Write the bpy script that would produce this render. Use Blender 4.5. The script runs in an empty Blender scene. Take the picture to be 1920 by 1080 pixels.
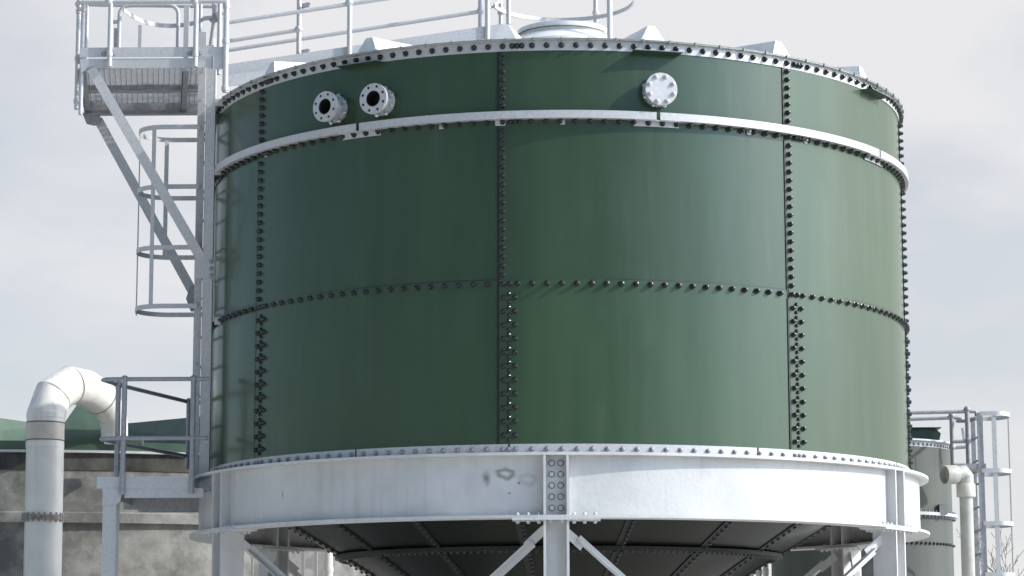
import bpy, bmesh, math, random
from mathutils import Vector as V, Matrix
rnd = random.Random(7)
S = bpy.context.scene
COL = bpy.context.collection
R_ = math.radians
sin, cos, pi = math.sin, math.cos, math.pi

# ------------------------------------------------------------------ camera
F = 4540.5; PITCH = 0.15449; ROLL = -0.0018; YAW = -0.01891
CAM = V((0, -24.16, 1.7))
fw = V((sin(YAW)*cos(PITCH), cos(YAW)*cos(PITCH), sin(PITCH)))
rt0 = V((cos(YAW), -sin(YAW), 0)); up0 = rt0.cross(fw)
rt = cos(ROLL)*rt0 + sin(ROLL)*up0; up = -sin(ROLL)*rt0 + cos(ROLL)*up0
cd = bpy.data.cameras.new('camera'); cam = bpy.data.objects.new('camera', cd); COL.objects.link(cam)
cam.matrix_world = Matrix.Translation(CAM) @ Matrix((rt, up, -fw)).transposed().to_4x4()
cd.sensor_width = 36; cd.lens = F/1920*36; cd.clip_end = 3000
S.camera = cam

# ------------------------------------------------------------------ light
SUN_AZ, SUN_EL = R_(103), R_(31.5)          # clockwise from +Y
sund = V((sin(SUN_AZ)*cos(SUN_EL), cos(SUN_AZ)*cos(SUN_EL), sin(SUN_EL)))
sl = bpy.data.lights.new('sun', 'SUN'); sl.energy = 4.0; sl.angle = R_(.6); sl.color = (1, .955, .87)
so = bpy.data.objects.new('sun', sl); COL.objects.link(so)
so.rotation_euler = sund.to_track_quat('Z', 'Y').to_euler()
AUR = 6.2
W = bpy.data.worlds.new('World'); S.world = W; W.use_nodes = True
nt = W.node_tree; N = nt.nodes; L = nt.links
sky = N.new('ShaderNodeTexSky'); sky.sky_type = 'NISHITA'; sky.sun_disc = False
sky.sun_elevation = SUN_EL; sky.sun_rotation = SUN_AZ; sky.air_density = 1.1; sky.dust_density = .25; sky.ozone_density = 3.5
tc = N.new('ShaderNodeTexCoord')
mp = N.new('ShaderNodeMapping'); mp.inputs['Scale'].default_value = (-1.3, 1.3, 3.2); mp.inputs['Location'].default_value = (3.1, 2.2, 1.3)
L.new(tc.outputs['Generated'], mp.inputs[0])
nz = N.new('ShaderNodeTexNoise'); nz.inputs['Scale'].default_value = 2.6; nz.inputs['Detail'].default_value = 7; nz.inputs['Roughness'].default_value = .52
L.new(mp.outputs[0], nz.inputs['Vector'])
cr = N.new('ShaderNodeMapRange'); cr.inputs[1].default_value = .34; cr.inputs[2].default_value = .62; cr.inputs[3].default_value = -.24; cr.inputs[4].default_value = .22
L.new(nz.outputs[0], cr.inputs[0])
def dot(v):
    d = N.new('ShaderNodeVectorMath'); d.operation = 'DOT_PRODUCT'; L.new(tc.outputs['Generated'], d.inputs[0]); d.inputs[1].default_value = v; return d.outputs['Value']
def mth(op, a, b_):
    m = N.new('ShaderNodeMath'); m.operation = op
    for i, x in enumerate((a, b_)):
        if isinstance(x, (int, float)): m.inputs[i].default_value = x
        else: L.new(x, m.inputs[i])
    return m.outputs[0]
# thin bright cloud ahead and overhead, clearing to blue behind the camera on the side away from the sun
cov = mth('ADD', mth('MULTIPLY', dot((.52, .74, .50)), 1.15), -.10)
cov = mth('ADD', cov, cr.outputs[0])
hz = mth('MULTIPLY', mth('MAXIMUM', mth('SUBTRACT', .12, dot((0, 0, 1))), 0), 3.2)
cov = mth('ADD', cov, mth('MULTIPLY', hz, mth('MAXIMUM', dot((0, 1, 0)), 0)))
cl = N.new('ShaderNodeClamp'); L.new(cov, cl.inputs[0]); cl.inputs[1].default_value = .05; cl.inputs[2].default_value = .96
mx = N.new('ShaderNodeMix'); mx.data_type = 'RGBA'
L.new(cl.outputs[0], mx.inputs['Factor']); L.new(sky.outputs[0], mx.inputs['A'])
mx.inputs['B'].default_value = (8.45, 8.4, 8.55, 1)
# bright hazy aureole in the thin cloud round the sun
au = mth('POWER', mth('MAXIMUM', dot(tuple(sund)), 0), 5)
au = mth('ADD', mth('MULTIPLY', au, AUR), 1)
ml = N.new('ShaderNodeVectorMath'); ml.operation = 'SCALE'; L.new(mx.outputs['Result'], ml.inputs[0]); L.new(au, ml.inputs['Scale'])
L.new(ml.outputs[0], N['Background'].inputs[0]); N['Background'].inputs[1].default_value = .1
vs = S.view_settings; vs.view_transform = 'Standard'; vs.look = 'None'; vs.exposure = 0; vs.gamma = 1
S.cycles.max_bounces = 6 if hasattr(S, 'cycles') else 6

# ------------------------------------------------------------------ pixel helpers (authoring coordinates of the 1920 px photo)
def ray(x, y): return fw + rt*((x-960)/F) - up*((y-540)/F)
def at(x, y, Y):
    d = ray(x, y); return CAM + d*((Y-CAM.y)/d.y)
def cyl(x, y, r):
    d = ray(x, y); a = d.x**2+d.y**2; b = CAM.x*d.x+CAM.y*d.y; c = CAM.x**2+CAM.y**2-r*r
    t = (-b-math.sqrt(max(b*b-a*c, 0)))/a; p = CAM+d*t
    return math.atan2(p.x, -p.y), p.z
def C(th, r, z): return V((r*sin(th), -r*cos(th), z))

# ------------------------------------------------------------------ mesh builder
class M:
    def __init__(s): s.v = []; s.f = []
    def add(s, vs_, fs): 
        b = len(s.v); s.v += [V(p) for p in vs_]; s.f += [[b+i for i in f] for f in fs]; return s
    def box(s, c, u, v, w):
        c = V(c); u = V(u); v = V(v); w = V(w)
        P = [c+i*u+j*v+k*w for k in (-1, 1) for j in (-1, 1) for i in (-1, 1)]
        fs = [(0, 2, 3, 1), (4, 5, 7, 6), (0, 1, 5, 4), (2, 6, 7, 3), (0, 4, 6, 2), (1, 3, 7, 5)]
        if u.cross(v).dot(w) < 0: fs = [f[::-1] for f in fs]
        return s.add(P, fs)
    def bar(s, p, q, a, b, ref=(0, 0, 1)):        # a: size across ref, b: size along ref
        p = V(p); q = V(q); d = (q-p).normalized(); ref = V(ref)
        if abs(d.dot(ref)) > .98: ref = V((0, 1, 0))
        x = d.cross(ref).normalized(); y = x.cross(d).normalized()
        return s.box((p+q)/2, (q-p)/2, x*a/2, y*b/2)
    def tube(s, pts, r, n=12, caps=True):
        pts = [V(p) for p in pts]; rs = r if isinstance(r, (list, tuple)) else [r]*len(pts)
        T = []
        for i in range(len(pts)):
            a = pts[max(i-1, 0)]; b = pts[min(i+1, len(pts)-1)]; T.append((b-a).normalized())
        ref = V((0, 0, 1)) if abs(T[0].z) < .9 else V((0, 1, 0))
        x = T[0].cross(ref).normalized(); vv = []
        for i, p in enumerate(pts):
            x = (x - T[i]*x.dot(T[i])).normalized(); y = T[i].cross(x)
            k = rs[i]
            if 0 < i < len(pts)-1:                 # widen at mitres
                c_ = (pts[i]-pts[i-1]).normalized().dot(T[i]); k2 = 1/max(c_, .5)
                bis = ((pts[i+1]-pts[i]).normalized()-(pts[i]-pts[i-1]).normalized())
                bis = bis.normalized() if bis.length > 1e-6 else None
            else: k2, bis = 1, None
            for j in range(n):
                o = x*cos(2*pi*j/n)*k+y*sin(2*pi*j/n)*k
                if bis: o = o + bis*(o.dot(bis))*(k2-1)
                vv.append(p+o)
        fs = []
        for i in range(len(pts)-1):
            for j in range(n):
                a = i*n+j; b = i*n+(j+1) % n; fs.append((a, b, b+n, a+n))
        if caps: fs.append(tuple(range(n))[::-1]); fs.append(tuple(range((len(pts)-1)*n, len(pts)*n)))
        return s.add(vv, fs)
    def ball(s, c, r, n=10):
        pr = [(0.001, -r)]+[(r*cos(a), r*sin(a)) for a in [(-pi/2+pi*i/6) for i in range(1, 6)]]+[(0.001, r)]
        return s.lathe(pr, c, (0, 0, 1), n)
    def lathe(s, prof, c, axis, n=16, close=False):     # prof: (radius, along)
        c = V(c); ax = V(axis).normalized(); ref = V((0, 0, 1)) if abs(ax.z) < .9 else V((1, 0, 0))
        x = ax.cross(ref).normalized(); y = ax.cross(x); vv = []
        for (r, h) in prof:
            for j in range(n): vv.append(c+ax*h+x*r*cos(2*pi*j/n)+y*r*sin(2*pi*j/n))
        fs = []; m = len(prof)
        for i in range(m if close else m-1):
            for j in range(n):
                a = i*n+j; b = i*n+(j+1) % n; a2 = ((i+1) % m)*n+j; b2 = ((i+1) % m)*n+(j+1) % n
                fs.append((a, b, b2, a2))
        return s.add(vv, fs)
    def arc(s, prof, t0, t1, n, center=(0, 0, 0)):      # closed cross-section prof [(r,z)...] swept over angle (radians)
        vv = []; m = len(prof); c = V(center)
        for i in range(n+1):
            t = t0+(t1-t0)*i/n
            for (r, z) in prof: vv.append(c+C(t, r, z))
        fs = []
        for i in range(n):
            for j in range(m):
                a = i*m+j; b = i*m+(j+1) % m; fs.append((a, b, b+m, a+m))
        if abs(t1-t0) < 2*pi-1e-4: fs.append(tuple(range(m))[::-1]); fs.append(tuple(range(n*m, (n+1)*m)))
        return s.add(vv, fs)
    def ring(s, r0, r1, z0, z1, t0, t1, n, center=(0, 0, 0)):
        return s.arc([(r0, z0), (r1, z0), (r1, z1), (r0, z1)], t0, t1, n, center)
    def prism(s, pts, vec):
        pts = [V(p) for p in pts]; n = len(pts); vec = V(vec)
        fs = [tuple(range(n))[::-1], tuple(range(n, 2*n))]+[(i, (i+1) % n, (i+1) % n+n, i+n) for i in range(n)]
        return s.add(pts+[p+vec for p in pts], fs)
    def angle(s, p, q, leg, th, a, b):            # L section: legs along unit vectors a and b
        p = V(p); q = V(q); a = V(a).normalized(); b = V(b).normalized()
        d = (q-p).normalized(); a = (a-d*a.dot(d)).normalized(); b = (b-d*b.dot(d)-a*b.dot(a)).normalized()
        P = [p, p+a*leg, p+a*leg+b*th, p+a*th+b*th, p+a*th+b*leg, p+b*leg]
        return s.prism(P, q-p)
    def band(s, pts, h, th, up_=(0, 0, 1)):       # flat bar on edge along a path
        pts = [V(p) for p in pts]; u = V(up_); vv = []
        for i, p in enumerate(pts):
            t = (pts[min(i+1, len(pts)-1)]-pts[max(i-1, 0)]).normalized(); nn = t.cross(u).normalized()
            vv += [p-nn*th/2-u*h/2, p+nn*th/2-u*h/2, p+nn*th/2+u*h/2, p-nn*th/2+u*h/2]
        fs = [(0, 1, 2, 3)[::-1], tuple(len(vv)-4+k for k in range(4))]
        for i in range(len(pts)-1):
            for j in range(4): a = i*4+j; b = i*4+(j+1) % 4; fs.append((a, b, b+4, a+4))
        return s.add(vv, fs)
    def inst(s, me_v, me_f, mat4):
        return s.add([mat4 @ p for p in me_v], me_f)
    def build(s, name, mat, parent=None, smooth=35):
        off = V((0, 0, 0)); p = parent
        while p is not None: off += p.location; p = p.parent
        me = bpy.data.meshes.new(name); me.from_pydata([tuple(p-off) for p in s.v], [], s.f)
        bm = bmesh.new(); bm.from_mesh(me); bmesh.ops.recalc_face_normals(bm, faces=bm.faces); bm.to_mesh(me); bm.free()
        me.materials.append(mat)
        if smooth:
            for p in me.polygons: p.use_smooth = True
            me.set_sharp_from_angle(angle=R_(smooth))
        o = bpy.data.objects.new(name, me); COL.objects.link(o)
        if parent: o.parent = parent
        return o
def thing(name, label, cat, loc=(0, 0, 0), group=None):
    o = bpy.data.objects.new(name, None); o.empty_display_size = .2; COL.objects.link(o); o.location = loc
    return tag(o, label, cat, group)
def tag(o, label, cat, group=None):
    o['label'] = label; o['category'] = cat
    if group: o['group'] = group
    return o
def arcpts(c, r, a0, a1, n, z=None):
    return [V((c[0]+r*cos(a0+(a1-a0)*i/n), c[1]+r*sin(a0+(a1-a0)*i/n), c[2] if z is None else z)) for i in range(n+1)]

# ------------------------------------------------------------------ materials
def mat(name, col, col2=None, rough=.5, metal=0, scale=4, detail=6, stretch=(1, 1, 1), lo=.35, hi=.65, bump=0, bscale=60, coat=0, coatr=.1, spec=.5, bstretch=(1, 1, 1), rough2=None, extra=None, bdist=.01):
    m = bpy.data.materials.new(name); m.use_nodes = True; t = m.node_tree; n = t.nodes; l = t.links
    b = n['Principled BSDF']; b.inputs['Roughness'].default_value = rough; b.inputs['Metallic'].default_value = metal
    b.inputs['Specular IOR Level'].default_value = spec
    b.inputs['Coat Weight'].default_value = coat; b.inputs['Coat Roughness'].default_value = coatr
    b.inputs['Base Color'].default_value = (*col, 1)
    g = n.new('ShaderNodeNewGeometry')
    out = None
    if col2:
        mp = n.new('ShaderNodeMapping'); mp.inputs['Scale'].default_value = stretch; l.new(g.outputs['Position'], mp.inputs[0])
        z = n.new('ShaderNodeTexNoise'); z.inputs['Scale'].default_value = scale; z.inputs['Detail'].default_value = detail; z.inputs['Roughness'].default_value = .6
        l.new(mp.outputs[0], z.inputs['Vector'])
        c = n.new('ShaderNodeValToRGB'); c.color_ramp.elements[0].position = lo; c.color_ramp.elements[1].position = hi
        c.color_ramp.elements[0].color = (*col, 1); c.color_ramp.elements[1].color = (*col2, 1)
        l.new(z.outputs[0], c.inputs[0]); out = c.outputs[0]
        if rough2 is not None:
            mr = n.new('ShaderNodeMapRange'); mr.inputs[1].default_value = lo; mr.inputs[2].default_value = hi
            mr.inputs[3].default_value = rough; mr.inputs[4].default_value = rough2
            l.new(z.outputs[0], mr.inputs[0]); l.new(mr.outputs[0], b.inputs['Roughness'])
    if extra: out = extra(n, l, g, out)
    if out: l.new(out, b.inputs['Base Color'])
    if bump:
        mp2 = n.new('ShaderNodeMapping'); mp2.inputs['Scale'].default_value = bstretch; l.new(g.outputs['Position'], mp2.inputs[0])
        z2 = n.new('ShaderNodeTexNoise'); z2.inputs['Scale'].default_value = bscale; z2.inputs['Detail'].default_value = 3
        l.new(mp2.outputs[0], z2.inputs['Vector'])
        bp = n.new('ShaderNodeBump'); bp.inputs['Strength'].default_value = bump; bp.inputs['Distance'].default_value = bdist
        l.new(z2.outputs[0], bp.inputs['Height']); l.new(bp.outputs[0], b.inputs['Normal'])
        if coat: l.new(bp.outputs[0], b.inputs['Coat Normal'])
    return m
def spots(lst):          # soft dirt marks with their own place: (x,y,z, rx,rz, strength, ring)
    def f(n, l, g, out):
        for (p, rx, rz, k, ring, col) in lst:
            mp = n.new('ShaderNodeMapping'); mp.inputs['Location'].default_value = (-p.x/rx, -p.y/rx, -p.z/rz); mp.inputs['Scale'].default_value = (1/rx, 1/rx, 1/rz)
            l.new(g.outputs['Position'], mp.inputs[0])
            nz = n.new('ShaderNodeTexNoise'); nz.inputs['Scale'].default_value = 1.3; nz.inputs['Detail'].default_value = 4
            l.new(mp.outputs[0], nz.inputs['Vector'])
            le = n.new('ShaderNodeVectorMath'); le.operation = 'LENGTH'; l.new(mp.outputs[0], le.inputs[0])
            ad = n.new('ShaderNodeMath'); ad.operation = 'ADD'; l.new(le.outputs['Value'], ad.inputs[0]); l.new(nz.outputs[0], ad.inputs[1])
            c = n.new('ShaderNodeValToRGB'); e = c.color_ramp.elements
            if ring:
                e[0].position = .72/2; e[0].color = (0, 0, 0, 1); e[1].position = .62; e[1].color = (k, k, k, 1); e2 = e.new(.85); e2.color = (0, 0, 0, 1)
            else:
                e[0].position = .35; e[0].color = (k, k, k, 1); e[1].position = .8; e[1].color = (0, 0, 0, 1)
            dv = n.new('ShaderNodeMath'); dv.operation = 'MULTIPLY'; dv.inputs[1].default_value = .55; l.new(ad.outputs[0], dv.inputs[0])
            l.new(dv.outputs[0], c.inputs[0])
            x = n.new('ShaderNodeMix'); x.data_type = 'RGBA'; l.new(c.outputs[0], x.inputs['Factor']); l.new(out, x.inputs['A']); x.inputs['B'].default_value = (*col, 1)
            out = x.outputs['Result']
        return out
    return f

def streaks(col, amt, sc=9, st=.05, nxt=None, lo=.48, hi=.72):       # weather runs down a surface
    def f(n, l, g, out):
        mp = n.new('ShaderNodeMapping'); mp.inputs['Scale'].default_value = (1, 1, st); l.new(g.outputs['Position'], mp.inputs[0])
        z = n.new('ShaderNodeTexNoise'); z.inputs['Scale'].default_value = sc; z.inputs['Detail'].default_value = 6; z.inputs['Roughness'].default_value = .65
        l.new(mp.outputs[0], z.inputs['Vector'])
        z2 = n.new('ShaderNodeTexNoise'); z2.inputs['Scale'].default_value = 1.7; z2.inputs['Detail'].default_value = 5; l.new(g.outputs['Position'], z2.inputs['Vector'])
        mr = n.new('ShaderNodeMapRange'); mr.inputs[1].default_value = lo; mr.inputs[2].default_value = hi; mr.inputs[3].default_value = 0; mr.inputs[4].default_value = amt; l.new(z.outputs[0], mr.inputs[0])
        mr2 = n.new('ShaderNodeMapRange'); mr2.inputs[1].default_value = .4; mr2.inputs[2].default_value = .62; l.new(z2.outputs[0], mr2.inputs[0])
        mu = n.new('ShaderNodeMath'); mu.operation = 'MULTIPLY'; l.new(mr.outputs[0], mu.inputs[0]); l.new(mr2.outputs[0], mu.inputs[1])
        x = n.new('ShaderNodeMix'); x.data_type = 'RGBA'; l.new(mu.outputs[0], x.inputs['Factor']); l.new(out, x.inputs['A']); x.inputs['B'].default_value = (*col, 1)
        out = x.outputs['Result']
        return nxt(n, l, g, out) if nxt else out
    return f
def panelvar(n, l, g, out):          # each sheet left the furnace a slightly different tone
    oi = n.new('ShaderNodeObjectInfo'); mr = n.new('ShaderNodeMapRange'); mr.inputs[3].default_value = .86; mr.inputs[4].default_value = 1.12
    l.new(oi.outputs['Random'], mr.inputs[0]); sc = n.new('ShaderNodeVectorMath'); sc.operation = 'SCALE'; l.new(out, sc.inputs[0]); l.new(mr.outputs[0], sc.inputs['Scale'])
    return sc.outputs[0]
Z0, Z1, Z2, Z3, Z4 = 7.083, 6.3986, 4.963, 3.5276, 2.929
RS = 3.44
def gp(x, y):  t, z = cyl(x, y, 3.55); return C(t, 3.55, z)
dirt = (.13, .13, .12)
enamel = mat('green_enamel', (.022, .053, .022), (.031, .067, .029), rough=.60, scale=1.2, detail=4, stretch=(1.6, 1.6, .25), coat=.7, coatr=.19, bump=.2, bscale=1.3, bstretch=(1.5, 1.5, .3), bdist=.05, spec=.25, extra=streaks((.07, .11, .08), .35, 5, nxt=panelvar))
sealant = mat('black_sealant', (.008, .008, .009), rough=.5)
capm = mat('black_bolt_cap', (.012, .014, .014), rough=.25, spec=.6)
boltg = mat('zinc_bolt', (.30, .31, .32), rough=.42, metal=.6)
galv = mat('galvanised_steel', (.46, .46, .465), (.54, .54, .54), rough=.5, rough2=.42, metal=.2, scale=34, detail=5, bump=.05, bscale=90)
boltd = mat('dull_steel_bolt', (.13, .135, .14), (.2, .2, .21), rough=.45, metal=.5, scale=60)
galvd = mat('weathered_galvanised_steel', (.27, .275, .29), (.35, .355, .37), rough=.55, metal=.25, scale=22, detail=8, bump=.05, bscale=90)
paint = mat('light_grey_paint', (.50, .50, .498), (.60, .598, .59), rough=.5, scale=2.2, detail=9, lo=.3, hi=.6, bump=.7, bscale=26, spec=.3, bdist=.004,
            extra=streaks((.27, .245, .21), .45, 11, .05, lo=.5, hi=.8, nxt=spots([(gp(912, 898), .05, .085, .8, False, dirt), (gp(948, 889), .10, .06, .75, True, dirt), (gp(955, 925), .016, .012, 1, False, (.05, .05, .05)),
                         (gp(973, 906), .018, .016, 1, False, (.07, .07, .07)), (gp(530, 928), .018, .05, .7, False, (.2, .17, .12)), (gp(990, 900), .10, .07, .25, True, dirt)])))
pgrey = mat('grey_steel_paint', (.44, .445, .45), (.55, .555, .56), rough=.5, scale=5, detail=8, bump=.1, bscale=60)
roofw = mat('pale_roof_steel', (.60, .61, .61), (.74, .745, .74), rough=.4, scale=6, detail=8, lo=.3, hi=.6, bump=.05, bscale=20)
greenroof = mat('green_roof_sheet', (.045, .085, .06), (.066, .115, .082), rough=.5, scale=3, bump=.05, bscale=8)
lipm = mat('pale_green_lip', (.16, .21, .175), (.24, .28, .25), rough=.5, scale=9)
shelfm = mat('dark_green_shelf', (.022, .045, .034), (.03, .06, .045), rough=.5, scale=9)
pvc = mat('white_plastic_pipe', (.68, .665, .63), (.78, .765, .73), rough=.33, scale=3, spec=.5, extra=streaks((.38, .35, .30), .5, 14, .06))
pvcd = mat('cream_plastic_pipe', (.36, .355, .32), (.45, .445, .41), rough=.45, scale=5, extra=streaks((.2, .19, .16), .5, 16, .06))
coupl = mat('cream_coupling', (.50, .46, .40), (.58, .55, .49), rough=.4, scale=6)
jointm = mat('dark_joint_line', (.14, .10, .08), rough=.8)
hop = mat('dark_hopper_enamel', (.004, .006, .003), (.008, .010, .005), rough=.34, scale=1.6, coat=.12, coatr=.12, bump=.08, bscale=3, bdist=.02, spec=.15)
greysh = mat('grey_green_shell', (.075, .083, .074), (.10, .108, .097), rough=.6, scale=1.5, stretch=(2, 2, .3), spec=.3)
darkm = mat('dark_interior', (.01, .01, .01), rough=.7)
rust = mat('rusty_joint', (.16, .10, .07), (.35, .33, .30), rough=.7, scale=30)
grat = mat('grating_steel', (.42, .43, .44), (.52, .53, .54), rough=.5, metal=.2, scale=20)
barkm = mat('pale_bark', (.15, .135, .12), (.24, .22, .20), rough=.8, scale=12)
def conc_extra(n, l, g, out):
    z = n.new('ShaderNodeTexNoise'); z.inputs['Scale'].default_value = .9; z.inputs['Detail'].default_value = 9; z.inputs['Roughness'].default_value = .72
    l.new(g.outputs['Position'], z.inputs['Vector'])
    c = n.new('ShaderNodeValToRGB'); c.color_ramp.elements[0].position = .44; c.color_ramp.elements[1].position = .58
    c.color_ramp.elements[0].color = (0, 0, 0, 1); c.color_ramp.elements[1].color = (.8, .8, .8, 1); l.new(z.outputs[0], c.inputs[0])
    x = n.new('ShaderNodeMix'); x.data_type = 'RGBA'; l.new(c.outputs[0], x.inputs['Factor']); l.new(out, x.inputs['A']); x.inputs['B'].default_value = (.10, .10, .092, 1)
    return x.outputs['Result']
concrete = mat('stained_concrete', (.22, .218, .20), (.34, .335, .31), rough=.85, scale=5, detail=10, bump=.3, bscale=30, extra=conc_extra)
concdark = mat('algae_stained_concrete', (.022, .022, .02), (.12, .117, .105), rough=.9, scale=3, detail=10, bump=.3, bscale=30, stretch=(1, 1, .5))
groundm = mat('concrete_yard', (.46, .45, .42), (.56, .55, .52), rough=.9, scale=.6, detail=10, bump=.2, bscale=20)

# ------------------------------------------------------------------ ground
g = M().add([(-900, -900, 0), (900, -900, 0), (900, 900, 0), (-900, 900, 0)], [(0, 1, 2, 3)]).build('ground', groundm, None, 0)
g['kind'] = 'structure'

# trees far behind the viewer (they show as reflections in the enamel)
leafm = mat('tree_foliage', (.03, .06, .018), (.06, .10, .03), rough=.7, scale=.6)
m = M(); rt_ = random.Random(5)
for az in range(-100, 100, 2):
    dist = rt_.uniform(58, 72); h = rt_.uniform(4.5, 6)
    if 5 <= az <= 21: h = rt_.uniform(12, 13.5)
    if -9 <= az <= -4: h = rt_.uniform(10, 11)
    b = V((dist*sin(R_(az)), -dist*cos(R_(az)), 0))
    for _ in range(420):
        a, u = rt_.uniform(0, 2*pi), rt_.uniform(0, 1); q = b+V((cos(a)*1.9*(1.15-u)*rt_.random()**.4, sin(a)*1.9*(1.15-u), .3+h*u)); w_ = rt_.uniform(.25, .55)
        d1 = V((rt_.uniform(-1, 1), rt_.uniform(-1, 1), rt_.uniform(-1, 1))).normalized()*w_; d2 = d1.orthogonal().normalized()*w_*.7
        m.add([q-d1-d2, q+d1-d2*.6, q+d1*.7+d2, q-d1*.5+d2], [(0, 1, 2, 3)])
o = m.build('tree_line', leafm, None, 0); o['kind'] = 'stuff'

# ------------------------------------------------------------------ bolts
def bolt_mesh(prof, n=12):
    m = M(); m.lathe(prof+[(.0005, prof[-1][1])], (0, 0, 0), (0, 0, 1), n); return m.v, m.f
CAP = bolt_mesh([(.027, 0), (.027, .005), (.0215, .008), (.0205, .021), (.016, .027), (.015, .036), (.008, .040)])
CAPS_ = bolt_mesh([(.019, 0), (.019, .004), (.016, .007), (.015, .017), (.009, .023)])
HEX = bolt_mesh([(.024, 0), (.024, .004), (.017, .0045), (.017, .017), (.013, .020), (.009, .0205), (.009, .027)], 12)
WASH = bolt_mesh([(.029, 0), (.029, .0035), (.027, .004)], 16)
NUT = bolt_mesh([(.021, 0), (.021, .012), (.019, .014), (.010, .0145), (.010, .022)], 12)
BIG = bolt_mesh([(.030, 0), (.030, .005), (.020, .0055), (.020, .018), (.012, .0185), (.012, .026)], 12)
def frame(p, nrm):
    n_ = V(nrm).normalized(); q = n_.to_track_quat('Z', 'Y').to_matrix().to_4x4(); return Matrix.Translation(V(p)) @ q
BM = {}
def bolt_obj(kind, mt, p, nrm, parent, name='bolt'):
    key = (id(kind[0]), mt.name)
    off = V((0, 0, 0)); q = parent
    while q is not None: off += q.location; q = q.parent
    if key not in BM:
        me = bpy.data.meshes.new(name); me.from_pydata([tuple(a) for a in kind[0]], [], kind[1]); me.materials.append(mt)
        for f in me.polygons: f.use_smooth = True
        me.set_sharp_from_angle(angle=R_(35)); BM[key] = me
    o = bpy.data.objects.new(name, BM[key]); COL.objects.link(o); o.parent = parent
    o.matrix_local = Matrix.Translation(-off) @ frame(p, nrm); return o

# ================================================================== THE TANK
tank = thing('storage_tank', 'tall round dark green bolted steel storage tank standing on the pale ring frame', 'tank', (0, 0, Z3-.07))
SEAM0 = R_(-8.35); SP = R_(45)
def rad(t, tier): return RS + .006*tier
zs = [(Z0-.02, Z1-.03), (Z1+.03-.055, Z2-.035), (Z2+.035, Z3-.03)]
for tier in range(3):
    zt = [Z0-.03, Z1+.035, Z2+.037][tier]; zb = [Z1-.03, Z2-.035, Z3-.03][tier]
    for k in range(-3, 5):
        t0 = SEAM0+SP*k; t1 = t0+SP+R_(1.2); m = M(); n = 26
        vv = []
        for i in range(n+1):
            t = t0+(t1-t0)*i/n; r = RS+.006*tier+.009*(1-i/n)
            vv += [C(t, r, zb), C(t, r, zt), C(t, r-.005, zb), C(t, r-.005, zt)]
        fs = []
        for i in range(n):
            a = 4*i; fs += [(a, a+4, a+5, a+1), (a+2, a+3, a+7, a+6), (a+1, a+5, a+7, a+3), (a, a+2, a+6, a+4)]
        fs += [(0, 1, 3, 2), (4*n, 4*n+2, 4*n+3, 4*n+1)]
        m.add(vv, fs); m.build('shell_panel', enamel, tank, 30)
# sealant beads along the seams
for k in range(-3, 5):
    m = M()
    for tier in range(3):
        zt = [Z0-.04, Z1-.031, Z2-.036][tier]; zb = [Z1-.03, Z2-.035, Z3-.01][tier]
        t = SEAM0+SP*k; w_ = .019/RS
        m.ring(RS-.003, RS+.006*tier+.0092, zb, zt, t-w_, t-.0003, 2)
    m.build('seam_sealant', sealant, tank, 0)
m = M(); m.ring(RS-.002, RS+.0125, Z2+.0375, Z2+.0435, R_(-150), R_(150), 120); m.build('horizontal_seam_sealant', sealant, tank, 0)

allb = []     # (kind, material, p, n)
def ringbolts(z, r, kind, mt, extra, skip=()):
    for k in range(-3, 5):
        s0 = SEAM0+SP*k+.030/RS
        offs = list(extra)
        x = extra[-1]+.1285
        while x < RS*SP-.06: offs.append(x); x += .1285
        for o in offs:
            t = s0+o/RS
            if z == Z1 and abs((math.degrees(t)-14.7+22.5) % 45-22.5) < math.degrees(.2/RS): r_b = RS+.0235
            else: r_b = r
            if abs(t) < R_(125): allb.append((kind, mt, C(t, r_b, z), C(t, 1, 0)))
ringbolts(Z0, RS+.012, CAP, capm, [0, .085, .128, .170, .260])
ringbolts(Z1, RS+.016, CAP, capm, [0, .075, .115, .155, .250])
ringbolts(Z2, RS+.020, CAP, capm, [0, .060, .130, .255])
ringbolts(Z3, RS+.027, HEX, boltg, [0, .05, .11, .25])
for k in range(-3, 5):
    s0 = SEAM0+SP*k+.030/RS
    if abs(s0) > R_(125): continue
    for i in range(1, 9):
        z = Z0-.0765*i
        if z > Z1+.06: allb.append((CAP, capm, C(s0, RS+.009, z), C(s0, 1, 0)))
    nb = 18
    for i in range(1, nb):
        z = Z1-(Z1-Z2)*i/nb; allb.append((CAP, capm, C(s0, RS+.015, z), C(s0, 1, 0)))
    for i in range(11):
        z = Z2-.122-.1195*i
        for (dt, dz, kd) in ((.006, 0, CAP), (.105, 0.002, CAP), (.052, .037, CAPS_), (.052, -.035, CAPS_)):
            t = s0+dt/RS; allb.append((kd, capm, C(t, RS+.019, z+dz), C(t, 1, 0)))
allb.sort(key=lambda b: (b[2]-CAM).length)
rest = {}
for i, (kd, mt, p, nr) in enumerate(allb):
    if i < 100: bolt_obj(kd, mt, p, nr, tank)
    else: rest.setdefault(mt.name, (mt, M()))[1].inst(kd[0], kd[1], frame(p, nr))
for nm, (mt, m) in rest.items():
    o = m.build('bolt_rows', mt, tank, 35); o['kind'] = 'stuff'

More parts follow.
